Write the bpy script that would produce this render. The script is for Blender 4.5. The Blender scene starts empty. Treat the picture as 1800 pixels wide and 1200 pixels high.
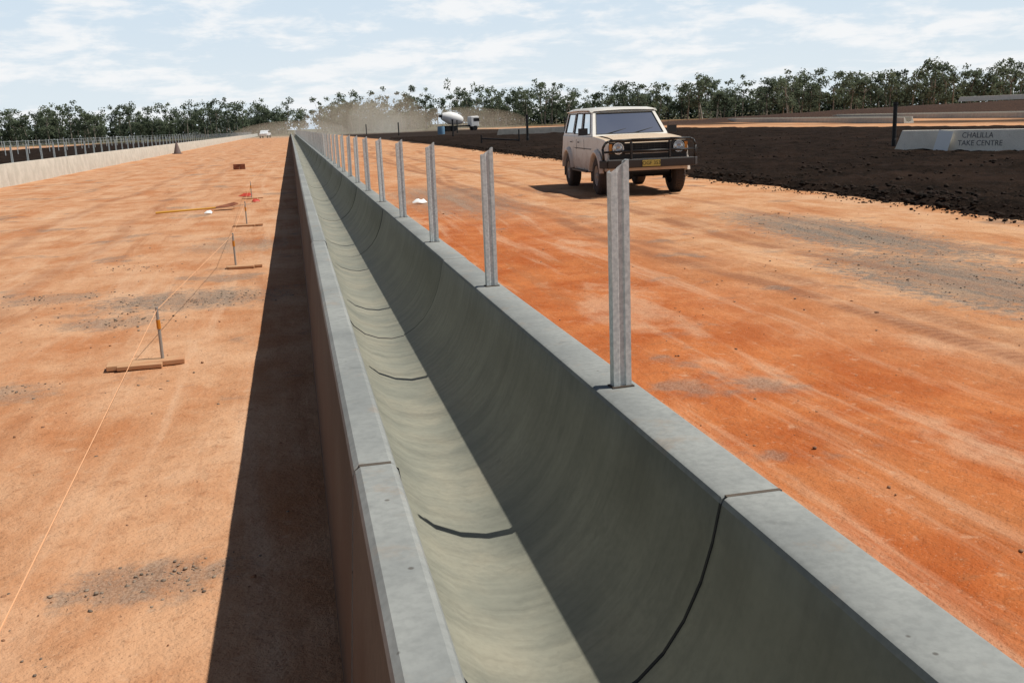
import bpy, bmesh, math, random
import numpy as np
from mathutils import Vector, Matrix, noise
random.seed(4); rng=np.random.default_rng(7)
S=bpy.context.scene; C=S.collection

# ------------------------------------------------------------ node helpers
def newmat(name,base=(.5,.5,.5),rough=.8,metal=0.,spec=.3):
    m=bpy.data.materials.new(name); m.use_nodes=True
    b=m.node_tree.nodes['Principled BSDF']
    b.inputs['Base Color'].default_value=(*base,1); b.inputs['Roughness'].default_value=rough
    b.inputs['Metallic'].default_value=metal; b.inputs['Specular IOR Level'].default_value=spec
    return m
class NT:
    def __init__(s,m): s.m=m; s.t=m.node_tree; s.n=s.t.nodes; s.b=s.n.get('Principled BSDF')
    def lk(s,a,b): s.t.links.new(a,b)
    def put(s,sock,v):
        if isinstance(v,bpy.types.NodeSocket): s.lk(v,sock)
        elif isinstance(v,(tuple,list)):
            sock.default_value=(*v,1) if (sock.type=='RGBA' and len(v)==3) else v
        else: sock.default_value=v
    def pos(s):
        return s.n.new('ShaderNodeNewGeometry').outputs['Position']
    def obj(s):
        return s.n.new('ShaderNodeTexCoord').outputs['Object']
    def sep(s,v):
        q=s.n.new('ShaderNodeSeparateXYZ'); s.put(q.inputs[0],v); return q.outputs
    def comb(s,x,y,z):
        q=s.n.new('ShaderNodeCombineXYZ')
        for i,v in enumerate((x,y,z)): s.put(q.inputs[i],v)
        return q.outputs[0]
    def scl(s,v,sc):
        q=s.n.new('ShaderNodeVectorMath'); q.operation='MULTIPLY'; s.put(q.inputs[0],v); q.inputs[1].default_value=sc; return q.outputs[0]
    def noise(s,v,scale,det=4,rough=.55,dist=0.):
        q=s.n.new('ShaderNodeTexNoise'); s.put(q.inputs['Vector'],v)
        q.inputs['Scale'].default_value=scale; q.inputs['Detail'].default_value=det
        q.inputs['Roughness'].default_value=rough; q.inputs['Distortion'].default_value=dist
        return q.outputs['Fac']
    def mr(s,v,a,b,c=0.,d=1.,smooth=True):
        q=s.n.new('ShaderNodeMapRange'); q.interpolation_type='SMOOTHSTEP' if smooth else 'LINEAR'
        s.put(q.inputs['Value'],v)
        for k,x in zip(('From Min','From Max','To Min','To Max'),(a,b,c,d)): q.inputs[k].default_value=x
        return q.outputs['Result']
    def ma(s,op,a,b=0.,c=0.):
        q=s.n.new('ShaderNodeMath'); q.operation=op; s.put(q.inputs[0],a); s.put(q.inputs[1],b); s.put(q.inputs[2],c); return q.outputs[0]
    def mix(s,f,a,b,mode='MIX'):
        q=s.n.new('ShaderNodeMix'); q.data_type='RGBA'; q.blend_type=mode
        s.put(q.inputs['Factor'],f); s.put(q.inputs[6],a); s.put(q.inputs[7],b); return q.outputs[2]
    def bump(s,h,st=.5,d=.02,prev=None):
        q=s.n.new('ShaderNodeBump'); s.put(q.inputs['Height'],h); q.inputs['Strength'].default_value=st; q.inputs['Distance'].default_value=d
        if prev is not None: s.lk(prev,q.inputs['Normal'])
        return q.outputs[0]

def mkobj(name,verts,faces,mats,parent=None,smooth=False,bevel=0.,seg=2,fm=None):
    me=bpy.data.meshes.new(name); me.from_pydata([tuple(v) for v in verts],[],[tuple(f) for f in faces]); me.update()
    bm=bmesh.new(); bm.from_mesh(me); bmesh.ops.recalc_face_normals(bm,faces=bm.faces); bm.to_mesh(me); bm.free()
    if not isinstance(mats,(list,tuple)): mats=[mats]
    for m in mats: me.materials.append(m)
    if fm is not None: me.polygons.foreach_set('material_index',fm)
    if smooth: me.polygons.foreach_set('use_smooth',[True]*len(me.polygons))
    o=bpy.data.objects.new(name,me); C.objects.link(o)
    if parent: o.parent=parent
    if bevel>0:
        b=o.modifiers.new('b','BEVEL'); b.width=bevel; b.segments=seg; b.limit_method='ANGLE'; b.angle_limit=math.radians(35)
        me.polygons.foreach_set('use_smooth',[True]*len(me.polygons))
        w=o.modifiers.new('w','WEIGHTED_NORMAL')
    return o
def fastmesh(name,V,F,mats,fm=None,smooth=False,attr=None):
    V=np.asarray(V,dtype=np.float32); F=np.asarray(F,dtype=np.int32); k=F.shape[1]
    me=bpy.data.meshes.new(name); me.vertices.add(len(V)); me.vertices.foreach_set('co',V.ravel())
    me.loops.add(F.size); me.loops.foreach_set('vertex_index',F.ravel())
    me.polygons.add(len(F)); me.polygons.foreach_set('loop_start',np.arange(0,F.size,k,dtype=np.int32))
    me.polygons.foreach_set('loop_total',np.full(len(F),k,dtype=np.int32))
    if not isinstance(mats,(list,tuple)): mats=[mats]
    for m in mats: me.materials.append(m)
    if fm is not None: me.polygons.foreach_set('material_index',np.asarray(fm,dtype=np.int32))
    if smooth: me.polygons.foreach_set('use_smooth',np.ones(len(F),dtype=bool))
    me.update(calc_edges=True)
    if attr is not None:
        a=me.attributes.new('shade','FLOAT','POINT'); a.data.foreach_set('value',np.asarray(attr,dtype=np.float32))
    o=bpy.data.objects.new(name,me); C.objects.link(o); return o
class B:  # accumulating builder
    def __init__(s): s.v=[]; s.f=[]; s.m=[]
    def add(s,v,f,mi=0):
        n=len(s.v); s.v+= [tuple(q) for q in v]; s.f+=[tuple(i+n for i in q) for q in f]; s.m+=[mi]*len(f)
    def box(s,c,d,mi=0,rot=None):
        x,y,z=[q/2 for q in d]
        vs=[Vector((a*x,b*y,e*z)) for a in(-1,1) for b in(-1,1) for e in(-1,1)]
        if rot: vs=[rot@v for v in vs]
        vs=[v+Vector(c) for v in vs]
        s.add(vs,[(0,1,3,2),(4,6,7,5),(0,4,5,1),(2,3,7,6),(0,2,6,4),(1,5,7,3)],mi)
    def tube(s,a,b,r0,r1=None,n=10,mi=0,cap=True):
        a=Vector(a);b=Vector(b); r1=r0 if r1 is None else r1
        d=(b-a).normalized(); u=d.orthogonal().normalized(); w=d.cross(u)
        vs=[];
        for p,r in((a,r0),(b,r1)):
            for i in range(n):
                t=2*math.pi*i/n; vs.append(p+u*math.cos(t)*r+w*math.sin(t)*r)
        fs=[(i,(i+1)%n,n+(i+1)%n,n+i) for i in range(n)]
        if cap: fs+=[tuple(range(n)),tuple(range(n,2*n))]
        s.add(vs,fs,mi)
    def path(s,pts,r,n=8,mi=0):
        for a,b in zip(pts[:-1],pts[1:]): s.tube(a,b,r,r,n,mi)
    def lathe(s,prof,axis_o,mi=0,n=24,ax='X'):
        vs=[];m=len(prof)
        for i in range(n):
            t=2*math.pi*i/n
            for a,r in prof:
                c,sn=r*math.cos(t),r*math.sin(t)
                v={'X':(a,c,sn),'Y':(c,a,sn),'Z':(c,sn,a)}[ax]
                vs.append(Vector(v)+Vector(axis_o))
        fs=[]
        for i in range(n):
            j=(i+1)%n
            for k in range(m-1): fs.append((i*m+k,i*m+k+1,j*m+k+1,j*m+k))
        s.add(vs,fs,mi)
    def obj(s,name,mats,parent=None,smooth=False,bevel=0.,seg=2): return mkobj(name,s.v,s.f,mats,parent,smooth,bevel,seg,s.m)
def empty(name,loc=(0,0,0),rz=0.):
    e=bpy.data.objects.new(name,None); C.objects.link(e); e.location=loc; e.rotation_euler=(0,0,rz); e.empty_display_size=.2; return e
def fbm(x,y,z=0.,o=4):
    return noise.fractal(Vector((x,y,z)),1.,2.,o)

# ------------------------------------------------------------ materials
def concrete(name,a,b,streak=False,dust=False,spots=False):
    m=newmat(name,rough=.85,spec=.25); t=NT(m); p=t.pos()
    n1=t.noise(p,2.2,4,.6); n2=t.noise(p,35,3,.6)
    c=t.mix(t.mr(n1,.3,.7),a,b)
    c=t.mix(t.mr(n2,.35,.7,0,.35),c,tuple(q*.72 for q in a))
    s=t.sep(p)
    if streak:
        w=t.noise(t.comb(t.ma('MULTIPLY',s[0],1.2),t.ma('MULTIPLY',s[1],16),t.ma('MULTIPLY',s[2],1.2)),1,4,.6,.3)
        c=t.mix(t.mr(w,.42,.72,0,.42),c,tuple(q*.58 for q in a))
        w2=t.noise(t.comb(s[0],t.ma('MULTIPLY',s[1],4),s[2]),1.3,3,.6,.4)
        c=t.mix(t.mr(w2,.4,.7,0,.3),c,tuple(q*1.3 for q in b))
        bn=t.bump(w,.35,.01)
        f=t.ma('MULTIPLY',t.mr(s[2],.22,.03),t.mr(n1,.35,.75,0,.3)); c=t.mix(f,c,(.30,.24,.16))
        f=t.ma('MULTIPLY',t.mr(s[2],.15,.45),t.mr(n1,.38,.66,.15,.65)); c=t.mix(f,c,(.10,.10,.075))
        t.b.inputs['Roughness'].default_value=.55; t.b.inputs['Specular IOR Level'].default_value=.5
    else:
        bn=t.bump(n2,.25,.004)
    if dust:
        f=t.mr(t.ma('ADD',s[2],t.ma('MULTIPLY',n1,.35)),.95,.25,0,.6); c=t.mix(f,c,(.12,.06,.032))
    if spots:
        v=t.n.new('ShaderNodeTexVoronoi'); t.lk(p,v.inputs['Vector']); v.inputs['Scale'].default_value=9; v.inputs['Randomness'].default_value=1
        c=t.mix(t.mr(v.outputs['Distance'],.07,.03,0,.7),c,(.07,.06,.05))
        f=t.mr(t.noise(p,5,5,.7),.54,.72,0,.35); c=t.mix(f,c,(.30,.22,.15))
    st=t.noise(p,7,4,.7); c=t.mix(t.mr(st,.60,.75,0,.4),c,tuple(q*.6 for q in a))
    t.lk(c,t.b.inputs['Base Color']); t.lk(bn,t.b.inputs['Normal']); return m
M_rim=concrete('rim_concrete',(.215,.225,.215),(.30,.308,.288),spots=True)
M_in=concrete('trough_inside_concrete',(.185,.187,.15),(.27,.267,.21),streak=True)
M_out=concrete('trough_outside_shade_concrete',(.075,.06,.048),(.11,.09,.07),dust=True)  # outer wall concrete darkened in colour to deepen the shade beside it
M_blk=concrete('pale_concrete',(.46,.42,.35),(.58,.53,.45))
M_seal=newmat('rubber_seal',(.012,.013,.017),.6)
def galv():
    m=newmat('galvanised_steel',rough=.45,metal=.1,spec=.6); t=NT(m); p=t.pos()
    n=t.noise(p,60,2); n2=t.noise(p,9,3)
    c=t.mix(t.mr(n,.3,.7),(.44,.475,.47),(.62,.65,.63)); c=t.mix(t.mr(n2,.5,.8,0,.4),c,(.34,.33,.30))
    t.lk(c,t.b.inputs['Base Color']); return m
M_galv=galv()
def wood():
    m=newmat('timber',rough=.8); t=NT(m); o=t.obj()
    n=t.noise(t.scl(o,(3,40,40)),1.5,4); n2=t.noise(o,6)
    c=t.mix(n,(.42,.22,.11),(.58,.36,.20)); c=t.mix(t.mr(n2,.4,.7,0,.5),c,(.45,.19,.09))
    t.lk(c,t.b.inputs['Base Color']); return m
M_wood=wood()
M_black=newmat('black_plastic',(.012,.012,.013),.5)
M_steelbar=newmat('grey_rod',(.35,.33,.3),.6,.3)
M_orange=newmat('orange_tape',(.6,.22,.02),.6)
M_string=newmat('string_line',(.72,.38,.20),.8)
M_white=newmat('white_sheet',(.8,.8,.78),.6)

# ------------------------------------------------------------ ground
def ground_mat():
    m=newmat('red_earth',rough=.95,spec=.06); t=NT(m); p=t.pos(); s=t.sep(p); X,Y=s[0],s[1]
    nb=t.noise(p,.35,3,.6); nm=t.noise(p,1.3,6,.66,.3); nf=t.noise(p,9,5,.68); sp=t.noise(p,70,2,.6)
    Xd=t.ma('ADD',X,t.ma('MULTIPLY_ADD',nb,3.0,-1.5))
    peach=t.mix(t.mr(nm,.3,.7),(.44,.205,.098),(.57,.33,.19))
    paleR=t.mix(t.mr(nm,.3,.7),(.45,.205,.09),(.58,.34,.19))
    red=t.mix(t.mr(nm,.32,.68),(.36,.090,.024),(.49,.165,.055))
    c=t.mix(t.ma('GREATER_THAN',X,.6),peach,paleR)
    yr=t.mr(Y,28,12,.2,1)
    rm=t.ma('MULTIPLY',t.mr(Xd,5.6,2.8),t.ma('GREATER_THAN',X,.6)); rm=t.ma('MULTIPLY',rm,yr)
    c=t.mix(rm,c,red)
    sm=t.noise(t.comb(t.ma('MULTIPLY',X,.9),t.ma('MULTIPLY',Y,.45),0),1,5,.62)
    c=t.mix(t.mr(sm,.50,.66,0,.6),c,(.41,.15,.055)); c=t.mix(t.mr(sm,.46,.34,0,.5),c,(.59,.375,.235))
    warp=t.ma('MULTIPLY',t.noise(t.comb(t.ma('MULTIPLY',X,.15),t.ma('MULTIPLY',Y,.08),0),1,2),1.6)
    st=t.noise(t.comb(t.ma('MULTIPLY',t.ma('ADD',X,warp),2.6),t.ma('MULTIPLY',Y,.16),3.),1.,5,.68,.15)
    c=t.mix(t.mr(st,.50,.68,0,.5),c,(.60,.39,.25)); c=t.mix(t.mr(st,.45,.32,0,.5),c,(.33,.135,.06))
    wob=t.ma('MULTIPLY_ADD',t.noise(t.comb(0,t.ma('MULTIPLY',Y,.07),0),1,1),3.0,-1.5)
    Xt=t.ma('ADD',X,wob)
    nk=t.noise(p,.9,4,.6)
    for cx,am in ((4.1,.85),(4.45,.6),(5.6,.85),(5.9,.5),(7.3,.6),(-2.9,.4),(-4.4,.45)):
        d=t.ma('ABSOLUTE',t.ma('SUBTRACT',Xt,cx)); k=t.ma('MULTIPLY',t.mr(t.ma('MULTIPLY_ADD',nf,.12,d),.28,.10),t.mr(nk,.34,.56,.12,am))
        tread=t.ma('MULTIPLY_ADD',t.ma('SINE',t.ma('MULTIPLY_ADD',Y,62,t.ma('MULTIPLY',d,24))),.15,.85)
        c=t.mix(t.ma('MULTIPLY',k,tread),c,(.25,.105,.055))
    g=t.mr(t.noise(p,.6,5,.68),.575,.65,0,.55)
    stg=t.mr(st,.36,.60,.55,1.)
    def ell(cx,cy,rx,ry,a):
        dx=t.ma('DIVIDE',t.ma('SUBTRACT',X,cx),rx); dy=t.ma('DIVIDE',t.ma('SUBTRACT',Y,cy),ry)
        d=t.ma('ADD',t.ma('MULTIPLY',dx,dx),t.ma('MULTIPLY',dy,dy)); d=t.ma('ADD',d,t.ma('MULTIPLY_ADD',nf,4,-2.))
        return t.mr(d,1.3,.1,0,a)
    for e in ((-1.08,9.9,1.0,.7,.8),(-.66,3.5,.34,.22,.7),(-2.5,10.6,.5,.4,.7),(-1.7,8.9,.5,.3,.6),(-2.0,6.6,.4,.3,.6),(6.0,7.6,1.0,2.4,1.),(6.9,11.6,.9,3.4,1.),(3.3,21,1.3,5.,.7),(-.9,14.5,.8,.9,.6)):
        g=t.ma('MAXIMUM',g,t.ma('MULTIPLY',ell(*e),stg))
    gc=t.mix(t.mr(sp,.4,.6),(.12,.098,.08),(.27,.22,.175)); c=t.mix(g,c,gc)
    c=t.mix(t.mr(nf,.55,.72,0,.5),c,(.30,.125,.055)); c=t.mix(t.mr(nf,.42,.3,0,.35),c,(.60,.39,.25))
    c=t.mix(t.mr(sp,.60,.72,0,.5),c,(.20,.09,.05)); c=t.mix(t.mr(sp,.36,.28,0,.3),c,(.64,.43,.29))
    dk=t.mix(nm,(.016,.012,.009),(.038,.025,.018))
    pr=t.ma('MULTIPLY',t.mr(Xd,10.4,11.0),t.mr(Xd,43.5,42))
    pl=t.ma('MULTIPLY',t.mr(X,-11.6,-12.4),t.mr(X,-48,-45))
    fr=t.mr(t.noise(t.comb(t.ma('MULTIPLY',X,.07),t.ma('MULTIPLY',Y,.012),0),1,4,.6),.40,.54,0,.9); fr=t.ma('MULTIPLY',fr,t.mr(Xd,50,56))
    c=t.mix(t.ma('MAXIMUM',t.ma('MAXIMUM',pr,pl),fr),c,dk)
    c=t.mix(t.mr(Y,240,300),c,(.10,.09,.05))
    t.lk(c,t.b.inputs['Base Color'])
    bn=t.bump(nf,.8,.035); bn=t.bump(sp,.5,.008,bn); t.lk(bn,t.b.inputs['Normal'])
    return m
M_ground=ground_mat()
def axis(a0,a1,n,dense):
    pos=[0.]; st=dense
    while pos[-1]<a1: pos.append(pos[-1]+st); st*=1.035
    neg=[0.]; st=dense
    while neg[-1]>a0: neg.append(neg[-1]-st); st*=1.035
    return sorted(set(neg[1:]+pos))
gx=np.array(axis(-2500,2500,0,.06)); gy=np.array(axis(-60,4000,0,.09))
def gh(x,y):
    r=math.hypot(x,y)
    if r>160 or (-.1<x<1.35): return 0.
    f=min(1,max(0,(min(abs(x+.05),abs(x-1.3)))/.5))*min(1,max(0,(160-r)/60))
    h=.022*fbm(x*.7,y*.35)+.012*fbm(x*2.3,y*1.6,5)
    if r<25: h+=.007*fbm(x*7,y*6,9)
    if x<0: h+=.07*math.exp(-((x+5.9+.35*fbm(0,y*.15))/.28)**2)*(.6+.5*fbm(x*2,y*1.2,3))
    return h*f
V=[(x,y,gh(x,y)) for y in gy for x in gx]
nx=len(gx); idx=np.arange(len(V)).reshape(len(gy),nx)
F=np.stack([idx[:-1,:-1],idx[:-1,1:],idx[1:,1:],idx[1:,:-1]],-1).reshape(-1,4)
fastmesh('ground',V,F,M_ground,smooth=True)

def rocks(name,pts,mat,flat=.6):
    bm=bmesh.new(); bmesh.ops.create_icosphere(bm,subdivisions=1,radius=1); bv=np.array([v.co[:] for v in bm.verts]); bf=np.array([[v.index for v in f.verts] for f in bm.faces]); bm.free()
    VV=[];FF=[];n=0
    for (x,y,z,s) in pts:
        v=bv*(1+rng.uniform(-.35,.35,(len(bv),1)))*s*np.array([rng.uniform(.7,1.4),rng.uniform(.7,1.4),flat*rng.uniform(.7,1.2)])
        a=rng.uniform(0,6.28); c,sn=math.cos(a),math.sin(a)
        v=np.stack([v[:,0]*c-v[:,1]*sn,v[:,0]*sn+v[:,1]*c,v[:,2]],1)+np.array([x,y,z])
        VV.append(v);FF.append(bf+n);n+=len(bv)
    return fastmesh(name,np.concatenate(VV),np.concatenate(FF),mat)
def stone_mat(name,a,b):
    m=newmat(name,rough=.95,spec=.1); t=NT(m); t.lk(t.mix(t.mr(t.noise(t.pos(),5,3),.35,.65),a,b),t.b.inputs['Base Color']); return m
M_stone=stone_mat('gravel',(.18,.10,.065),(.42,.21,.11))
M_gravel=stone_mat('grey_gravel',(.12,.095,.075),(.30,.23,.17))
M_soil=stone_mat('black_soil',(.010,.008,.006),(.036,.024,.018))
pts=[]
for i in range(1700):
    y=rng.uniform(1.5,5.)**2
    x=rng.uniform(-9.5,-.05) if rng.random()<.5 else rng.uniform(1.35,9.5)
    s=.003+.008*rng.random()**3+(.014*rng.random() if rng.random()<.02 else 0)
    pts.append((x,y,gh(x,y)+s*.1,s))
rocks('loose_stones',pts,M_stone)
pts=[]
for cx,cy,rx,ry,n in ((-1.08,9.9,.9,.5,500),(-.62,3.5,.26,.14,150),(-2.5,10.6,.5,.35,160),(-1.7,8.9,.5,.3,120),(-2.0,6.6,.35,.25,90),(6.0,7.6,.7,1.7,500),(6.9,11.6,.7,2.6,500),(-2.1,12.6,.5,.3,90),(-.85,3.0,.12,.08,5),(-2.,9.,3,4,200),(5,9,3,4,150)):
    for i in range(n):
        x=rng.normal(cx,rx*.6);y=rng.normal(cy,ry*.6)
        if -.1<x<1.35: continue
        s=(.003+.009*rng.random()**2)*(.75 if y<5 else 1); pts.append((x,y,gh(x,y)+s*.1,s))
rocks('gravel_patches',pts,M_gravel)

# black soil field (ploughed pen surface), real relief
fy=[3.0]
while fy[-1]<125: fy.append(fy[-1]+max(.09,fy[-1]*.0085))
fx=[8.8]
while fx[-1]<45: fx.append(fx[-1]+max(.10,(fx[-1]-9)*.022+.08))
V=[]
def edge(y): return 9.35+.34*fbm(y*.45,3.)+.2*fbm(y*2.1,8.)+y*.020
for y in fy:
    for x in fx:
        d=x-edge(y); k=min(1,max(0,d/.7)); k=k*k*(3-2*k); k2=min(1,max(0,(43.5+.6*fbm(y*.2,1)-x)/.8))
        h=.13+.05*fbm(x*.5,y*.5)+.07*abs(fbm(x*2.4,y*2.4,4,5))+.05*fbm(x*6,y*6,2,3)
        V.append((x,y,-.05+(h+.03)*k*k2))
nx=len(fx); idx=np.arange(len(V)).reshape(len(fy),nx)
F=np.stack([idx[:-1,:-1],idx[:-1,1:],idx[1:,1:],idx[1:,:-1]],-1).reshape(-1,4)
def soil_mat():
    m=newmat('ploughed_soil',rough=1.,spec=.02); t=NT(m); p=t.pos(); a=t.noise(p,1.2,5,.7); b=t.noise(p,14,4,.7); big=t.noise(p,.25,3,.6)
    c=t.mix(t.mr(a,.3,.7),(.009,.007,.0055),(.027,.018,.0135)); c=t.mix(t.mr(b,.5,.75,0,.6),c,(.055,.034,.025))
    c=t.mix(t.mr(big,.5,.7,0,.5),c,(.042,.026,.019))
    t.lk(c,t.b.inputs['Base Color']); t.lk(t.bump(b,1.,.06),t.b.inputs['Normal']); return m
M_soil2=soil_mat()
fastmesh('black_soil_field',V,F,M_soil2)
pts=[]
for i in range(9000):
    y=8+(rng.random()**1.6)*60; e=edge(y)
    if rng.random()<.35: x=e+abs(rng.normal(0,.6))-.05-(rng.random()**5)*.5
    else: x=e+.3+rng.random()**1.3*22
    s=.016+.045*rng.random()**2.5
    if x<e+.2: s*=.5
    pts.append((x,y,(.01 if x<e+.2 else (.04 if x<e+.4 else .12)),s))
rocks('soil_clods',pts,M_soil,.75)
V=[];fy=[8.]
while fy[-1]<200: fy.append(fy[-1]+max(.3,fy[-1]*.02))
fx=list(np.linspace(-46,-11.7,70))
for y in fy:
    for x in fx: V.append((x,y,.10+.06*fbm(x*.6,y*.6)+.05*fbm(x*2,y*2)))
nx=len(fx); idx=np.arange(len(V)).reshape(len(fy),nx)
F=np.stack([idx[:-1,:-1],idx[:-1,1:],idx[1:,1:],idx[1:,:-1]],-1).reshape(-1,4)
fastmesh('pen_soil',V,F,M_soil2)

# ------------------------------------------------------------ feed troughs
PROF=[(.015,-.02),(.078,.775),(.083,.79),(.096,.80),(.170,.80),(.181,.793),(.187,.78),(.215,.56),(.245,.38),(.285,.245),(.34,.145),(.42,.075),(.52,.035),(.62,.022),
      (.71,.036),(.80,.092),(.875,.162),(.935,.25),(.985,.36),(1.018,.47),(1.040,.58),(1.047,.594),(1.058,.60),(1.207,.60),(1.220,.595),(1.226,.583),(1.25,-.02)]
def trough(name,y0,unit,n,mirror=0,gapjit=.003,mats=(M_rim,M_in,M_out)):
    V=[];F=[];fm=[];q=PROF;m=len(q)
    for u in range(n):
        a=y0+u*unit+.004; b=y0+(u+1)*unit-.004
        jx,jz=random.uniform(-gapjit,gapjit),random.uniform(-gapjit,gapjit)
        base=len(V)
        for (y,sh) in [(a,.004),(a+.004,0),(b-.004,0),(b,.004)]:
            for i,(x,z) in enumerate(q):
                zz=z-sh if z>.3 else z; V.append((x+jx,y,zz+jz))
        for r in range(3):
            for i in range(m-1):
                F.append((base+r*m+i,base+r*m+i+1,base+(r+1)*m+i+1,base+(r+1)*m+i))
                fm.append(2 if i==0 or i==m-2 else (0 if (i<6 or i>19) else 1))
        F.append(tuple(base+i for i in range(m))); fm.append(0)
        F.append(tuple(base+3*m+i for i in range(m))); fm.append(0)
    if mirror: V=[(-x,y,z) for x,y,z in V]
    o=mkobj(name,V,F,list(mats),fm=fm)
    me=o.data; me.polygons.foreach_set('use_smooth',[len(p.vertices)==4 for p in me.polygons]); me.set_sharp_from_angle(angle=math.radians(32))
    return o
UN=4.96; Y0=2.26-UN*2
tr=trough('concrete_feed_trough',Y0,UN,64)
tl=trough('concrete_feed_trough',-6.,UN,66,mirror=1,mats=(M_blk,M_in,M_blk)); tl.location=(-10.05,0,0)
b=B()
for u in range(0,64):
    y=Y0+u*UN; q=PROF[6:21]
    vs=[]
    for (x,z) in q:
        cx,cz=.62,.55; d=Vector((cx-x,cz-z)).normalized()
        for dy,off in((-.008,-.004),(-.005,.0025),(.005,.0025),(.008,-.004)): vs.append((x+d.x*off,y+dy,z+d.y*off))
    fs=[]
    for i in range(len(q)-1):
        for k in range(3): fs.append((i*4+k,i*4+k+1,i*4+4+k+1,i*4+4+k))
    b.add(vs,fs,0)
b.obj('joint_seals',M_seal,tr)
b=B()
for u in range(0,64):
    y=Y0+u*UN
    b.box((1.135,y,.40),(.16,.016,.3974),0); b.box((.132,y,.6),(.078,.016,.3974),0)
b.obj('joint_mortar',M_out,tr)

# ------------------------------------------------------------ steel posts
def post_mesh(h=.83):
    w,d,t=.036,.036,.003
    outer=[(-w+.012,d),(-w,d),(-w,0),(-.012,0),(-.008,.006),(.010,.006),(.014,0),(w,0),(w,d),(w-.012,d)]
    inner=[(x*.9 if abs(x)>.03 else x, (y+t if y<.01 else y-t)) for x,y in outer]
    ring=outer+inner[::-1]; n=len(ring); V=[];F=[]
    for (x,y) in ring: V.append((x,y,0))
    for (x,y) in ring: V.append((x,y,h+x*.62))
    for i in range(n): F.append((i,(i+1)%n,n+(i+1)%n,n+i))
    m=len(outer)
    for i in range(m-1): F.append((n+i,n+i+1,n+n-2-i,n+n-1-i))
    return V,F
pv,pf=post_mesh()
PX=1.145
first=None
for i in range(14):
    y=3.37+2.478*i
    if first is None:
        o=mkobj('steel_post',pv,pf,M_galv); first=o.data
    else:
        o=bpy.data.objects.new('steel_post',first); C.objects.link(o)
    o.location=(PX+random.uniform(-.004,.004),y,.60-.004); o.rotation_euler=(random.uniform(-.012,.012),random.uniform(-.014,.014),random.uniform(.06,.24))
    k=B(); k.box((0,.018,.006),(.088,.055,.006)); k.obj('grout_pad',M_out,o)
b=B()
for i in range(14,110):
    y=3.37+2.478*i; b.add([(x+PX+random.uniform(-.01,.01),yy+y,z+.596) for x,yy,z in pv],pf)
b.obj('distant_post_row',M_galv)
b=B()
for i in range(0,120):
    y=4.1+2.478*i; b.add([(x-11.2,yy+y,z+.596) for x,yy,z in pv],pf)
b.obj('distant_post_row',M_galv)
b=B()
for i in range(0,70):
    y=30+5*i
    b.tube((-30,y,0),(-30,y,1.6),.05,.05,6); b.tube((-46,y,0),(-46,y,1.6),.05,.05,6)
for x in (-30,-46):
    for z in (.7,1.1,1.5): b.tube((x,30,z),(x,375,z),.012,.012,4)
b.obj('distant_pen_fence',M_galv)

# ------------------------------------------------------------ string line and stakes
def stake(x,y,h,rz,plank=(.52,.14,.035),dx=-.11):
    e=empty('survey_stake',(x,y,gh(x,y)),0)
    k=B(); k.tube((0,0,0),(0,0,h),.012,.010,8,0); k.tube((0,0,h*.62),(0,0,h*.78),.0145,.0145,8,1); k.obj('rod',[M_steelbar,M_orange],e)
    k=B(); k.box((0,0,0),plank); o=k.obj('base_board',M_wood,e,bevel=.004); o.location=(dx,-.03,plank[2]/2+.004); o.rotation_euler=(0,0,rz)
    k=B(); k.box((0,0,0),(.3,.06,.03)); o=k.obj('brace_board',M_wood,e,bevel=.004); o.location=(dx-.03,-.12,.02); o.rotation_euler=(0,0,rz-.12)
stake(-1.03,7.12,.41,.10)
stake(-.78,12.05,.42,.05,(.42,.13,.03),.10)
stake(-.87,17.4,.42,.0,(.5,.12,.03),.02)
stake(-1.05,24.5,.42,.0,(.5,.12,.03),.02)
k=B(); P=[(-1.10,1.4,.012),(-1.075,3.2,.03),(-1.03,7.12,.395),(-.78,12.05,.40),(-.87,17.4,.40),(-1.05,24.5,.40),(-1.1,60,.05)]
for i,(a,c) in enumerate(zip(P[:-1],P[1:])): k.tube(a,c,.0028 if i<2 else .0022,.0028 if i<1 else .0022,5)
k.obj('string_line',M_string)
M_yel=newmat('yellow_handle',(.55,.28,.03),.6); M_red=newmat('red_plastic',(.45,.05,.03),.5); M_rust=stone_mat('rusty_brick',(.12,.04,.025),(.24,.09,.05))
e=empty('shovel',(-2.1,21.2,.04),.15)
k=B(); k.tube((-.75,0,0),(.45,.1,.02),.022,.018,8); k.obj('handle',M_yel,e)
k=B(); vs=[(.45,.0,.03),(.45,.2,.03),(.62,.26,.06),(.85,.30,.10),(.93,.18,.08),(.80,.02,.05),(.62,-.04,.03)]
k.add(vs+[(x,y,z-.01) for x,y,z in vs],[tuple(range(7)),tuple(range(7,14))]+[(i,(i+1)%7,7+(i+1)%7,7+i) for i in range(7)]); k.obj('blade',M_rust,e)
def scrap(name,x,y,r,mat,seed,z0=0.):
    rr=random.Random(seed); n=9
    ring=[(math.cos(i*2*math.pi/n)*r*rr.uniform(.6,1.2),math.sin(i*2*math.pi/n)*r*.6*rr.uniform(.6,1.2)) for i in range(n)]
    V=[(a,c,.01+rr.uniform(0,.03)) for a,c in ring]+[(a*.5,c*.5,.05+rr.uniform(0,.05)) for a,c in ring]+[(0,0,.04)]
    F=[(i,(i+1)%n,n+(i+1)%n,n+i) for i in range(n)]+[(n+i,n+(i+1)%n,2*n) for i in range(n)]
    o=mkobj(name,V,F,mat,smooth=True); o.location=(x,y,gh(x,y)+z0); return o
scrap('plastic_sheet_scrap',-1.75,20.6,.10,M_white,1); scrap('plastic_sheet_scrap',2.5,20.1,.15,M_white,5)
scrap('red_bag',-1.2,25.4,.2,M_red,3); scrap('red_bag',-.9,23.2,.12,M_red,8)
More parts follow.
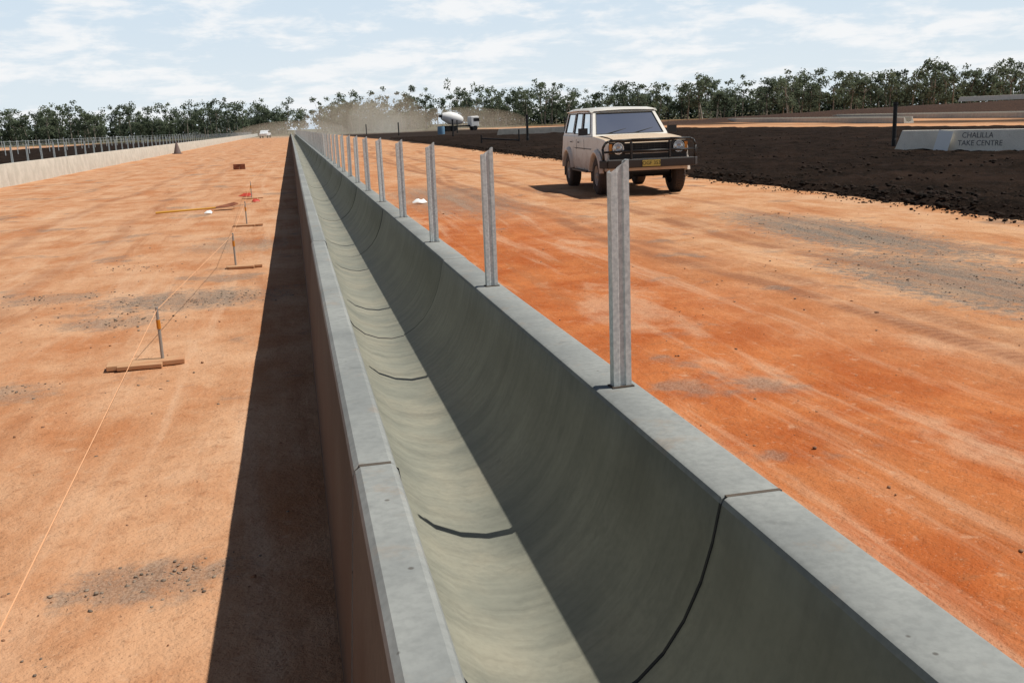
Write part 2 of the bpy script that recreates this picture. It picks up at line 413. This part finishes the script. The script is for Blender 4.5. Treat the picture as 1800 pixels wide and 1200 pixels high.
e=empty('brick_stack',(-2.3,44.3,0),.1)
k=B()
for r in range(2):
    for c in range(2):
        k.box((-.13+.26*c+random.uniform(-.01,.01),0,.06+.115*r),(.24,.26,.11),0)
k.obj('bricks',M_rust,e,bevel=.006)
e=empty('traffic_cone',(-9.3,86,0)); k=B(); k.box((0,0,.03),(.75,.75,.06)); k.lathe([(.06,.30),(.95,.06),(.95,0)],(0,0,0),0,14,'Z'); k.obj('cone',newmat('faded_cone',(.16,.12,.11),.8),e)

# ------------------------------------------------------------ vehicle
def dusty(name,base,dust,rough,amt=1.):
    m=newmat(name,base,rough,0,.5); t=NT(m); o=t.obj(); s=t.sep(o)
    n=t.noise(o,3.5,4,.65); n2=t.noise(o,28,3,.6)
    f=t.ma('ADD',t.mr(s[2],1.05,.45,0,.6*amt),t.mr(n,.45,.75,0,.25*amt)); f=t.ma('MINIMUM',f,.95)
    c=t.mix(f,base,dust); c=t.mix(t.mr(n2,.5,.75,0,.12),c,tuple(q*.6 for q in dust))
    t.lk(c,t.b.inputs['Base Color']); t.lk(t.mr(f,0,1,rough,.85),t.b.inputs['Roughness']); return m
M_paint=dusty('white_paint',(.72,.69,.62),(.36,.24,.16),.32)
M_hood=dusty('dusty_bonnet_paint',(.62,.48,.34),(.50,.33,.20),.45,1.2)
M_trim=dusty('dark_trim',(.016,.016,.016),(.09,.06,.04),.55,.35)
def clearglass():
    m=bpy.data.materials.new('windscreen_glass'); m.use_nodes=True; t=m.node_tree; t.nodes.clear()
    o=t.nodes.new('ShaderNodeOutputMaterial'); mx=t.nodes.new('ShaderNodeMixShader'); tr_=t.nodes.new('ShaderNodeBsdfTransparent'); gl=t.nodes.new('ShaderNodeBsdfGlossy'); fr=t.nodes.new('ShaderNodeFresnel')
    tr_.inputs[0].default_value=(.70,.80,.72,1); gl.inputs['Roughness'].default_value=.03; fr.inputs[0].default_value=1.5
    t.links.new(fr.outputs[0],mx.inputs[0]); t.links.new(tr_.outputs[0],mx.inputs[1]); t.links.new(gl.outputs[0],mx.inputs[2]); t.links.new(mx.outputs[0],o.inputs[0]); return m
M_clear=clearglass()
M_rub=dusty('tyre_rubber',(.016,.016,.016),(.13,.08,.055),.85,.45)
M_rimw=dusty('steel_wheel',(.40,.38,.35),(.28,.19,.13),.5,.5)
M_chrome=newmat('chrome',(.6,.6,.6),.15,1.)
M_lens=newmat('headlamp_lens',(.62,.64,.62),.08,.3,.9)
M_amber=newmat('amber_lens',(.6,.22,.03),.2)
M_plate=newmat('yellow_plate',(.50,.40,.10),.5)
M_seat=newmat('beige_seat',(.42,.39,.33),.9); M_dash=newmat('dashboard',(.16,.16,.145),.8)
car=empty('four_wheel_drive_car',(7.14,19.75,0),math.radians(-4.5))
W=.90
def arc(cy,r,a0,a1,n=12,cz=.40): return [(cy+r*math.cos(math.radians(a0+(a1-a0)*i/n)),cz+r*math.sin(math.radians(a0+(a1-a0)*i/n))) for i in range(n+1)]
out=[(-.72,.50)]+arc(0,.47,168,12,12)+[(.56,.42),(2.36,.42)]+arc(2.95,.47,168,12,12)+[(3.80,.52),(3.86,.70),(3.88,1.16),(3.86,1.20)]+[(.62,1.20),(.30,1.185),(-.30,1.15),(-.62,1.10),(-.72,1.06),(-.75,.95)]
n=len(out); V=[];F=[]
def wx(z): return W-(.05*max(0,(z-.95)/.25)) - (.02 if z<.5 else 0)
for sgn in(-1,1):
    for (y,z) in out:
        taper=.05*max(0,(-y-.1)/.65) if y<-.1 else 0
        V.append((sgn*(wx(z)-taper),y,z))
F=[tuple(range(n)),tuple(range(n,2*n))]+[(i,(i+1)%n,n+(i+1)%n,n+i) for i in range(n)]
fm=[0,0]+[0]*n
for i in range(n):
    y0_,z0_=out[i]; y1_,z1_=out[(i+1)%n]
    if z0_>1.05 and z1_>1.05 and y0_<.66 and y1_<.66: fm[2+i]=1
    if (z0_<.88 and z1_<.88) and not(y0_<-.7 and y1_<-.7) and max(y0_,y1_)<3.8: fm[2+i]=2
mkobj('body',V,F,[M_paint,M_hood,M_black],car,bevel=.022,fm=fm)
k=B(); vs=[]
for y,z,w in((.60,1.205,.74),(.25,1.215,.72),(-.25,1.185,.70),(-.60,1.135,.66),(-.68,1.10,.64)):
    for x in (-w,-w*.5,0,w*.5,w): vs.append((x,y,z+(.012 if abs(x)<w*.6 else -.008)))
fs=[(r*5+c,r*5+c+1,r*5+c+6,r*5+c+5) for r in range(4) for c in range(4)]
k.add(vs,fs); k.obj('bonnet',M_hood,car,smooth=True)
bot={'fl':(-.84,.62,1.20),'fr':(.84,.62,1.20),'rl':(-.84,3.84,1.20),'rr':(.84,3.84,1.20)}
top={'fl':(-.69,1.22,1.74),'fr':(.69,1.22,1.74),'rl':(-.71,3.74,1.76),'rr':(.71,3.74,1.76)}
V3=Vector
def face_panel(a,b_,c,d,rects,thick,name,matf,matg):
    def P(u,v): return (V3(a)*(1-u)+V3(b_)*u)*(1-v)+(V3(d)*(1-u)+V3(c)*u)*v
    nrm=(V3(b_)-V3(a)).cross(V3(d)-V3(a)).normalized()
    us=sorted({0,1,*[r[0] for r in rects],*[r[1] for r in rects]}); vv=sorted({0,1,*[r[2] for r in rects],*[r[3] for r in rects]})
    kf=B(); kg=B(); kr=B()
    for i in range(len(us)-1):
        for j in range(len(vv)-1):
            u,v=(us[i]+us[i+1])/2,(vv[j]+vv[j+1])/2
            if any(r[0]<u<r[1] and r[2]<v<r[3] for r in rects): continue
            q=[P(us[i],vv[j]),P(us[i+1],vv[j]),P(us[i+1],vv[j+1]),P(us[i],vv[j+1])]
            kf.add(q+[x-nrm*thick for x in q],[(0,1,2,3),(7,6,5,4),(0,4,5,1),(1,5,6,2),(2,6,7,3),(3,7,4,0)])
    for r in rects:
        q=[P(r[0],r[2]),P(r[1],r[2]),P(r[1],r[3]),P(r[0],r[3])]
        q2=[x-nrm*.012 for x in q]; kg.add(q2,[(0,1,2,3)])
        kr.path([x+nrm*.001 for x in q]+[q[0]+nrm*.001],.010,6)
    kf.obj(name,matf,car); kg.obj(name+'_glass',matg,car); kr.obj(name+'_rubber',M_trim,car)
face_panel(bot['fl'],bot['fr'],top['fr'],top['fl'],[(.05,.95,.07,.90)],.035,'windscreen_frame',M_paint,M_clear)
face_panel(bot['fr'],bot['rr'],top['rr'],top['fr'],[(.08,.33,.08,.9),(.37,.62,.08,.9),(.66,.95,.1,.88)],.035,'left_side',M_paint,M_clear)
face_panel(bot['rl'],bot['fl'],top['fl'],top['rl'],[(.05,.34,.1,.88),(.38,.63,.08,.9),(.67,.92,.08,.9)],.035,'right_side',M_paint,M_clear)
face_panel(bot['rr'],bot['rl'],top['rl'],top['rr'],[(.08,.48,.1,.88),(.52,.92,.1,.88)],.035,'tailgate',M_paint,M_clear)
k=B(); vs=[]
ys=[1.16,1.24,1.7,2.4,3.1,3.66,3.79]; zs=[1.742,1.775,1.805,1.82,1.82,1.80,1.765]
for y,z in zip(ys,zs):
    for u in (-1,-.92,-.5,0,.5,.92,1): vs.append((u*.735,y,z-(.05 if abs(u)==1 else (.012 if abs(u)>.9 else 0))+(.008 if u==0 else 0)))
m=7; fs=[(r*m+c,r*m+c+1,r*m+m+c+1,r*m+m+c) for r in range(6) for c in range(6)]; n0=len(vs)
vs+=[(x*.99,y,z-.03) for x,y,z in vs]; fs+=[tuple(i+n0 for i in f) for f in fs]
k.add(vs,fs); k.obj('roof',M_paint,car,smooth=True)
k=B()
for sx in(-1,1): k.path([(sx*.742,1.16,1.70),(sx*.745,1.3,1.745),(sx*.745,2.5,1.76),(sx*.745,3.78,1.735)],.012,6)
k.obj('roof_gutter',M_paint,car)
k=B()
for sx in(-.38,.38):
    k.box((sx,1.75,1.05),(.5,.5,.16)); k.box((sx,2.02,1.30),(.48,.13,.5),0,Matrix.Rotation(-.2,3,'X')); k.box((sx,2.08,1.60),(.24,.08,.16))
k.box((0,2.95,1.25),(1.3,.14,.55)); k.obj('seats',M_seat,car,bevel=.03)
k=B(); k.box((0,.86,1.17),(1.5,.34,.14)); k.box((0,2.2,.93),(1.66,3.2,.05)); k.obj('dashboard',M_dash,car,bevel=.02)
k=B(); pts_=[(-.38+.19*math.cos(t*math.pi/8),1.16+.06*math.sin(t*math.pi/8),1.28+.18*math.sin(t*math.pi/8)) for t in range(17)]
k.path(pts_,.014,6); k.tube((-.38,1.16,1.28),(-.38,.9,1.16),.025,.025); k.obj('steering_wheel',M_black,car)
k=B(); k.box((0,1.34,1.66),(.24,.02,.06)); k.tube((-.55,.66,1.24),(-.05,.80,1.34),.008,.008,5); k.tube((.05,.66,1.24),(.55,.80,1.34),.008,.008,5); k.obj('mirror_and_wipers',M_black,car)
k=B(); k.box((0,-.752,.965),(1.00,.03,.20),0)
for i in range(5): k.box((0,-.772,.885+.04*i),(.96,.012,.012),1)
for i in range(-3,4): k.box((i*.13,-.775,.965),(.012,.012,.18),1)
k.obj('grille',[M_black,M_trim],car)
for sx in(-1,1):
    k=B(); k.box((sx*.655,-.748,.965),(.33,.03,.25),2); k.lathe([(-.77,.0),(-.79,.05),(-.782,.095)],(sx*.635,0,.965),0,20,'Y'); k.lathe([(-.76,.097),(-.795,.100),(-.795,.118),(-.76,.122)],(sx*.635,0,.965),1,20,'Y')
    k.box((sx*.79,-.765,.965),(.06,.03,.18),3); k.obj('headlamp',[M_lens,M_chrome,M_trim,M_amber],car)
k=B(); k.box((0,-.72,.80),(1.62,.06,.10),0); k.box((0,-.66,.60),(1.5,.10,.16),1); k.obj('front_valance',[M_trim,M_black],car,bevel=.01)
k=B()
k.box((0,-.90,.66),(1.80,.16,.17),0)
for sx in(-1,1):
    k.box((sx*.92,-.84,.66),(.14,.22,.16),0,Matrix.Rotation(-sx*.5,3,'Z'))
    k.box((sx*.40,-.92,.86),(.045,.08,.46),0)
k.obj('bull_bar_channel',M_trim,car,bevel=.015)
k=B(); r=.025
k.path([(-.95,-.84,.74),(-.97,-.84,.98),(-.92,-.86,1.08),(-.84,-.88,1.12),(-.4,-.93,1.13),(.4,-.93,1.13),(.84,-.88,1.12),(.92,-.86,1.08),(.97,-.84,.98),(.95,-.84,.74)],r,8)
k.path([(-.96,-.84,.90),(-.4,-.94,.91),(.4,-.94,.91),(.96,-.84,.90)],r*.85,8)
k.obj('bull_bar_tubes',M_trim,car,smooth=True)
k=B(); k.box((0,-.987,.66),(.372,.008,.125)); k.obj('number_plate',M_plate,car)
def text(body,size,mat,parent,loc,rot,name):
    cu=bpy.data.curves.new(name,'FONT'); cu.body=body; cu.size=size; cu.align_x='CENTER'; cu.align_y='CENTER'; cu.extrude=.001; cu.materials.append(mat)
    o=bpy.data.objects.new(name,cu); C.objects.link(o); o.parent=parent; o.location=loc; o.rotation_euler=rot; return o
text('OGF 353',.10,M_black,car,(0,-.994,.66),(math.pi/2,0,0),'plate_lettering')
for sx in(-1,1):
    for yy in(0,2.95):
        k=B(); cx=sx*.80
        k.lathe([(-.125,.22),(-.125,.34),(-.105,.385),(-.06,.398),(.06,.398),(.105,.385),(.125,.34),(.125,.22)],(cx,yy,.395),0,36,'X')
        s_=sx
        k.lathe([(s_*-.02,.225),(s_*.10,.22),(s_*.115,.205),(s_*.06,.19),(s_*.045,.12),(s_*.075,.10),(s_*.085,.055),(s_*.12,.05),(s_*.12,.0)],(cx,yy,.395),1,28,'X')
        k.obj('wheel',[M_rub,M_rimw],car,smooth=True)
        k=B()
        for i in range(40):
            a=i*2*math.pi/40; R=Matrix.Rotation(a,3,'X')
            for ox in(-.075,-.025,.025,.075):
                c=R@Vector((0,0,.401)); k.box((cx+ox,yy+c.y,.395+c.z),(.036,.035,.014),0,R)
        k.obj('tyre_tread',M_rub,car)
        k=B(); vs=[]; N=14
        for i in range(N+1):
            a=math.radians(8+164*i/N)
            for rr,xx in((.465,.86),(.455,.965),(.50,.975),(.545,.90)): vs.append((sx*xx,yy+rr*math.cos(a),.40+rr*math.sin(a)))
        fs=[(i*4+j,i*4+j+1,i*4+j+5,i*4+j+4) for i in range(N) for j in range(3)]
        k.add(vs,fs); k.obj('wheel_flare',M_paint,car,smooth=True)
k=B(); k.tube((-.7,0,.40),(.7,0,.40),.06); k.tube((-.7,2.95,.40),(.7,2.95,.40),.06); k.lathe([(-.14,0),(-.1,.13),(.1,.13),(.14,0)],(.2,2.95,.40),0,12,'Y'); k.lathe([(-.14,0),(-.1,.12),(.1,.12),(.14,0)],(-.25,0,.40),0,12,'Y')
k.box((0,1.5,.52),(1.0,4.2,.12)); k.obj('axles_and_chassis',M_black,car)
k=B()
for sx in(-1,1):
    k.box((sx*1.0,.86,1.30),(.20,.07,.15)); k.tube((sx*.86,.86,1.24),(sx*.98,.86,1.26),.012); k.box((sx*.93,1.45,.45),(.12,1.5,.03))
    k.box((sx*.80,.50,.38),(.24,.012,.26)); k.box((sx*.80,3.45,.38),(.24,.012,.26))
    for yy in(1.28,2.10,): k.box((sx*.893,yy,.80),(.006,.008,.66)); k.box((sx*.895,yy+.62,1.06),(.02,.10,.025))
    k.box((sx*.885,1.9,.93),(.006,2.6,.02))
k.obj('mirrors_steps_trim',M_trim,car)
k=B(); k.tube((.80,.55,1.2),(.84,.45,2.1),.004,.003,5); k.obj('aerial',M_black,car)

# ------------------------------------------------------------ concrete bunk units in the pens
def bunk_seg(name,loc,rz,L,h=.62,w=.9,mat=M_blk):
    e=empty(name,loc,rz); m_=[(0,0),(.05,h),(.15,h),(.22,h*.35),(.45,h*.15),(.68,h*.35),(.75,h*.85),(.85,h*.85),(w,0)]
    V=[(x_,y_,z_) for x_ in(0,L) for y_,z_ in m_]; V=[(x_+(.25*z_/h if x_==0 else -.1*z_/h),y_,z_) for x_,y_,z_ in V]; n_=len(m_)
    F=[tuple(range(n_)),tuple(range(n_,2*n_))]+[(i,(i+1)%n_,n_+(i+1)%n_,n_+i) for i in range(n_)]
    mkobj('concrete_body',V,F,mat,e,bevel=.02); return e
ang=math.atan2(-4.2,1.4)
M_pale=concrete('sunlit_tone_concrete',(.80,.74,.63),(.90,.84,.73))  # concrete colour lightened to stand in for sunlight the face misses
e=bunk_seg('concrete_trough_unit',(20.05,30.0,.08),ang,7.5,.68,mat=M_pale)
M_txt=newmat('stencil_paint',(.14,.14,.14),.9)
text('CHALILLA',.24,M_txt,e,(3.05,.028,.50),(math.pi/2-.08,0,0),'lettering_top')
text('TAKE CENTRE',.24,M_txt,e,(3.15,.012,.26),(math.pi/2-.08,0,0),'lettering_bottom')
k=B(); k.box((0,0,.33),(.52,.012,.66)); o=k.obj('white_board',M_white); o.location=(20.45,28.1,.10); o.rotation_euler=(-.25,.12,ang)
def bpost(x,y,h,r):
    k=B(); k.lathe([(0,r*1.15),(.25,r*1.15),(.27,r),(h-.12,r),(h-.1,r*1.2),(h,r*1.2),(h,0)],(0,0,0),0,14,'Z'); o=k.obj('black_pipe_post',M_black); o.location=(x,y,.1); return o
for q in ((22.1,33.1,1.62,.075),(17.2,71.6,1.9,.09),(20.5,73,1.6,.05),(17.5,108,1.9,.09),(16,150,1.9,.09),(25,150,1.9,.09),(14.5,195,1.9,.09)): bpost(*q)
bunk_seg('concrete_trough_unit',(22,106,.08),math.radians(-12),10,.7)
bunk_seg('concrete_trough_unit',(30,100,.08),math.radians(-15),4,.7)
k=B(); k.tube((13.2,69,.45),(15.6,67.5,.25),.05); k.tube((13.2,69,0),(13.2,69,.7),.06); k.tube((15.6,67.5,0),(15.6,67.5,1.0),.05); k.obj('standpipe',M_black)
k=B(); k.lathe([(0,.0),(0,.5),(.4,.52),(.8,.52),(1.1,.5),(1.1,0)],(21.,140,.1),0,16,'Z'); k.obj('blue_tank',newmat('blue_plastic',(.14,.26,.38),.5))
bunk_seg('concrete_trough_row',(54,78,0),math.atan2(95,22),95,.6)
bunk_seg('concrete_trough_row',(66,74,0),math.atan2(95,24),95,.6)
V=[];gx2=np.linspace(0,1,60);gy2=np.linspace(-1,1,25)
for u in gx2:
    c=Vector((48,185)).lerp(Vector((150,80)),u); h=2.0*min(1,max(0,(u-.1)/.55))**.8
    nrm=Vector((105,102)).normalized()
    for v in gy2:
        q=c+nrm*v*22; zz=h*math.exp(-(v*1.9)**2)+.15*fbm(q.x*.15,q.y*.15)-.25*abs(v)
        V.append((q.x,q.y,zz))
idx=np.arange(len(V)).reshape(60,25); F=np.stack([idx[:-1,:-1],idx[:-1,1:],idx[1:,1:],idx[1:,:-1]],-1).reshape(-1,4)
fastmesh('earth_embankment',V,F,stone_mat('brown_earth',(.030,.018,.013),(.075,.042,.028)),smooth=True)
c0=Vector((48,185)).lerp(Vector((150,80)),.50)
bunk_seg('concrete_trough_row',(c0.x,c0.y,1.75),math.atan2(-105,102),50,.7,mat=M_pale)

tk=empty('concrete_mixer_truck',(33,195,0),math.radians(8)); M_tw=newmat('truck_white',(.72,.72,.70),.5)
k=B(); R=Matrix.Rotation(.22,3,'Y')
prof=[(-2.3,.55),(-2.0,.75),(-.8,1.2),(.4,1.22),(1.5,.95),(2.1,.6),(2.1,0)]
b2=B(); b2.lathe(prof,(0,0,0),0,20,'X'); vs=[R@Vector(v)+Vector((-1.4,0,2.5)) for v in b2.v]; k.add(vs,b2.f,0); k.obj('mixer_drum',M_tw,tk,smooth=True)
k=B(); k.box((2.9,0,1.75),(1.7,2.3,2.0),0); k.box((3.0,0,2.65),(1.3,2.1,.3),0); k.obj('cab',M_tw,tk,bevel=.12)
k=B(); k.box((3.2,0,2.1),(1.2,2.34,.6)); k.box((-.3,0,.95),(7.4,1.0,.3)); k.box((-3.9,0,3.0),(.5,.6,.5))
for x in(2.9,-1.4,-2.7):
    for sy in(-1,1): k.lathe([(-.15,0),(-.15,.48),(.15,.48),(.15,0)],(x,sy*1.0,.5),0,16,'Y')
k.obj('chassis_wheels_windows',M_black,tk)
def utes(name,x,y,rz,mat):
    e=empty(name,(x,y,0),rz); prof=[(-2.2,.5),(-2.2,1.0),(-1.1,1.1),(-.6,1.65),(.6,1.68),(.75,1.1),(2.3,1.1),(2.3,.5)]
    V=[(a,s_*.85,z_) for s_ in(-1,1) for a,z_ in prof]; n_=len(prof)
    mkobj('body',V,[tuple(range(n_)),tuple(range(n_,2*n_))]+[(i,(i+1)%n_,n_+(i+1)%n_,n_+i) for i in range(n_)],mat,e,bevel=.05)
    k=B(); k.box((0,0,1.38),(1.35,1.74,.35))
    for a in(-1.4,1.4):
        for s_ in(-1,1): k.lathe([(-.1,0),(-.1,.36),(.1,.36),(.1,0)],(a,s_*.8,.36),0,14,'Y')
    k.obj('wheels_and_windows',M_black,e); return e
utes('white_utility_truck',-5.5,225,math.radians(80),M_tw)

# ------------------------------------------------------------ distant trees
def leaf_mat():
    m=newmat('hazed_eucalypt_foliage',rough=.8,spec=.1); t=NT(m)
    a=t.n.new('ShaderNodeAttribute'); a.attribute_name='shade'
    c=t.mix(a.outputs['Fac'],(.075,.10,.070),(.19,.225,.14))  # leaf greens greyed and lightened, distance haze put into the colour
    t.lk(c,t.b.inputs['Base Color'])
    tl_=t.n.new('ShaderNodeBsdfTranslucent'); t.lk(c,tl_.inputs[0]); mx=t.n.new('ShaderNodeMixShader'); mx.inputs[0].default_value=.4
    o_=[q for q in t.n if q.type=='OUTPUT_MATERIAL'][0]; t.lk(t.b.outputs[0],mx.inputs[1]); t.lk(tl_.outputs[0],mx.inputs[2]); t.lk(mx.outputs[0],o_.inputs[0])
    return m
M_leaf=leaf_mat(); M_bark=stone_mat('bark',(.16,.14,.115),(.34,.30,.25))
poly=[(-230,318),(-120,322),(-60,326),(0,328),(40,318),(80,290),(120,240),(170,195),(230,150),(290,90)]
LV=[];LS=[];tb=B()
def clump(c,r,n,sh,flat=.62,smin=.16,smax=.36):
    d=rng.normal(size=(n,3)); d/=np.linalg.norm(d,axis=1)[:,None]; rad=r*rng.random(n)**.5
    P_=c+d*rad[:,None]*np.array([1,1,flat])
    s=rng.uniform(smin,smax,n)
    u=rng.normal(size=(n,3)); u/=np.linalg.norm(u,axis=1)[:,None]
    w=rng.normal(size=(n,3)); w-=(w*u).sum(1)[:,None]*u; w/=np.linalg.norm(w,axis=1)[:,None]
    u*=s[:,None]; w*=(s*rng.uniform(.5,.9,n))[:,None]
    LV.append(np.stack([P_-u,P_+w,P_+u,P_-w],1).reshape(-1,3))
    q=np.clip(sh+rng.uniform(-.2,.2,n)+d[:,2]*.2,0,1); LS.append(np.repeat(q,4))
segs=[];tot=0
for a,c in zip(poly[:-1],poly[1:]):
    L=math.dist(a,c); segs.append((tot,L,a,c)); tot+=L
def at(pos):
    for t0,L,a,c in segs:
        if t0<=pos<t0+L: break
    f=(pos-t0)/L; return a,c,f,(c[0]-a[0])/L,(c[1]-a[1])/L
pos=0
while pos<tot-3:
    pos+=rng.uniform(.8,1.8)
    a,c,f,dx,dy=at(pos); off=rng.uniform(-3,38)
    x=a[0]+(c[0]-a[0])*f-dy*off; y=a[1]+(c[1]-a[1])*f+dx*off
    big=.5+.5*fbm(pos*.035,11.,0,3); H=8.0+4.0*big+rng.uniform(-2.6,2.6)
    if rng.random()<.07: H*=1.2
    if 5<x<60: H*=1.1
    rt=.10+.011*H; lean=rng.normal(0,.7,2)
    tp=np.array([x+lean[0],y+lean[1],H*.62])
    tb.tube((x,y,-.3),tuple(tp),rt,rt*.5,5)
    ncl=int(rng.integers(12,18)); sh=rng.uniform(.2,.75); spread=rng.uniform(.20,.30)
    for i in range(ncl):
        an=rng.uniform(0,6.28); rr=H*spread*rng.random()**.5; z=H*rng.uniform(.26,.97); rr*=1.1-.5*abs(z/H-.6)
        cc=np.array([x+lean[0]+rr*math.cos(an),y+lean[1]+rr*math.sin(an),z])
        if i<4: tb.tube(tuple(np.array([x+lean[0]*.6,y+lean[1]*.6,H*.38])*.5+tp*.5),tuple(cc),rt*.35,rt*.12,4)
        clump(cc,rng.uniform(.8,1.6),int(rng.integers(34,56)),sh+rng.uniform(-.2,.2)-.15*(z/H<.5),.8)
    if rng.random()<.8: clump(np.array([x+rng.normal(0,2),y+rng.normal(0,2),rng.uniform(.6,2.6)]),rng.uniform(1.3,2.6),44,.25)
LVn=np.concatenate(LV); nq=len(LVn)//4
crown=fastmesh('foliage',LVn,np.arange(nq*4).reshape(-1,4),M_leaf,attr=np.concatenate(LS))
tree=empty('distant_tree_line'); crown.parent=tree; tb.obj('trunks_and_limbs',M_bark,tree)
LV=[];LS=[]
for i in range(600):
    pos=(tot-1)*i/600
    a,c,f,dx,dy=at(pos)
    x=a[0]+(c[0]-a[0])*f-dy*44; y=a[1]+(c[1]-a[1])*f+dx*44
    clump(np.array([x,y,3.0+1.6*fbm(pos*.1,2.)]),3.9,120,.12,1.,.3,.6)
extra=np.concatenate(LV); ne=len(extra)//4
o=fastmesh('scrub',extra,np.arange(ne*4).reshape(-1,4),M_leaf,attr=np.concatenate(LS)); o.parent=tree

# ------------------------------------------------------------ dust cloud: overlapping puffs of real, uniform volume
def dustmat(dens):
    m=bpy.data.materials.new('dust_volume'); m.use_nodes=True; t=NT(m); t.n.clear()
    out_=t.n.new('ShaderNodeOutputMaterial'); v=t.n.new('ShaderNodeVolumeScatter'); v.inputs['Color'].default_value=(.86,.64,.45,1); v.inputs['Anisotropy'].default_value=.0
    v.inputs['Density'].default_value=dens; t.lk(v.outputs[0],out_.inputs['Volume'])
    return m
DM=dustmat(.015)
dc=empty('dust_cloud')
bm=bmesh.new(); bmesh.ops.create_icosphere(bm,subdivisions=3,radius=1); dme=bpy.data.meshes.new('puff'); bm.to_mesh(dme); bm.free(); dme.materials.append(DM)
for x,y,z,a,c,h in ((0,225,.6,13,28,3.0),(14,228,2.0,12,28,5.6),(22,232,2.6,9,24,7.0),(36,225,1.2,18,22,4.0)):
    o=bpy.data.objects.new('puff',dme); C.objects.link(o); o.parent=dc; o.location=(x,y,z); o.scale=(a,c,h)

# ------------------------------------------------------------ sky, sun
SD=Vector((1,-.16,1.69)).normalized()
el=math.asin(SD.z); az=math.atan2(SD.x,SD.y)
w=bpy.data.worlds.new('World'); S.world=w; w.use_nodes=True; t=NT(w); t.n.clear()
out_=t.n.new('ShaderNodeOutputWorld'); bg=t.n.new('ShaderNodeBackground'); t.lk(bg.outputs[0],out_.inputs[0])
sk=t.n.new('ShaderNodeTexSky'); sk.sky_type='NISHITA'; sk.sun_disc=False; sk.sun_elevation=el; sk.sun_rotation=az; sk.dust_density=.6
ST=.05
bg.inputs['Strength'].default_value=ST
d=t.n.new('ShaderNodeTexCoord').outputs['Generated']; s=t.sep(d)
zz=t.ma('ADD',t.ma('MAXIMUM',s[2],0.),.10)
uv=t.comb(t.ma('DIVIDE',s[0],zz),t.ma('DIVIDE',s[1],zz),0)
n1=t.noise(uv,.95,5,.62,.25); n2=t.noise(t.scl(d,(5,5,16)),2.6,5,.62,.3)
K=1/ST
def cc(r,g,b): return (r*K,g*K,b*K)
haze=t.mr(s[2],.13,.20,1.,.0)
grad=t.mix(t.mr(s[2],0,.14),cc(.75,.83,.88),cc(.64,.76,.87))
base=t.mix(haze,sk.outputs[0],grad)
cl=t.mr(t.ma('MULTIPLY_ADD',n2,.6,t.ma('MULTIPLY',n1,.5)),.50,.65,0,.9)
cl=t.ma('MULTIPLY',cl,t.mr(s[2],.22,.13,.05,1))
base=t.mix(cl,base,cc(.93,.94,.95))
t.lk(base,bg.inputs[0])
sun=bpy.data.lights.new('sun','SUN'); sun.energy=5.; sun.angle=math.radians(.5); sun.color=(1,.96,.89)
so=bpy.data.objects.new('sun',sun); C.objects.link(so); so.rotation_euler=SD.to_track_quat('Z','Y').to_euler()

# ------------------------------------------------------------ camera
r=math.radians(2.3); p=math.atan(387.3/1700.); ps=math.radians(12.13)
r0=Vector((math.cos(ps),-math.sin(ps),0)); h0=Vector((math.sin(ps),math.cos(ps),0))
fw=h0*math.cos(p)-Vector((0,0,1))*math.sin(p); u0=h0*math.sin(p)+Vector((0,0,1))*math.cos(p)
cr=r0*math.cos(r)-u0*math.sin(r); cu_=r0*math.sin(r)+u0*math.cos(r)
M=Matrix((cr,cu_,-fw)).transposed().to_4x4(); M.translation=Vector((0,0,1.6))
cd=bpy.data.cameras.new('camera'); cam=bpy.data.objects.new('camera',cd); C.objects.link(cam); cam.matrix_world=M
cd.lens=34.0; cd.sensor_width=36; cd.clip_end=9000; cd.clip_start=.05
S.camera=cam
S.view_settings.view_transform='Standard'; S.view_settings.look='None'; S.view_settings.exposure=0
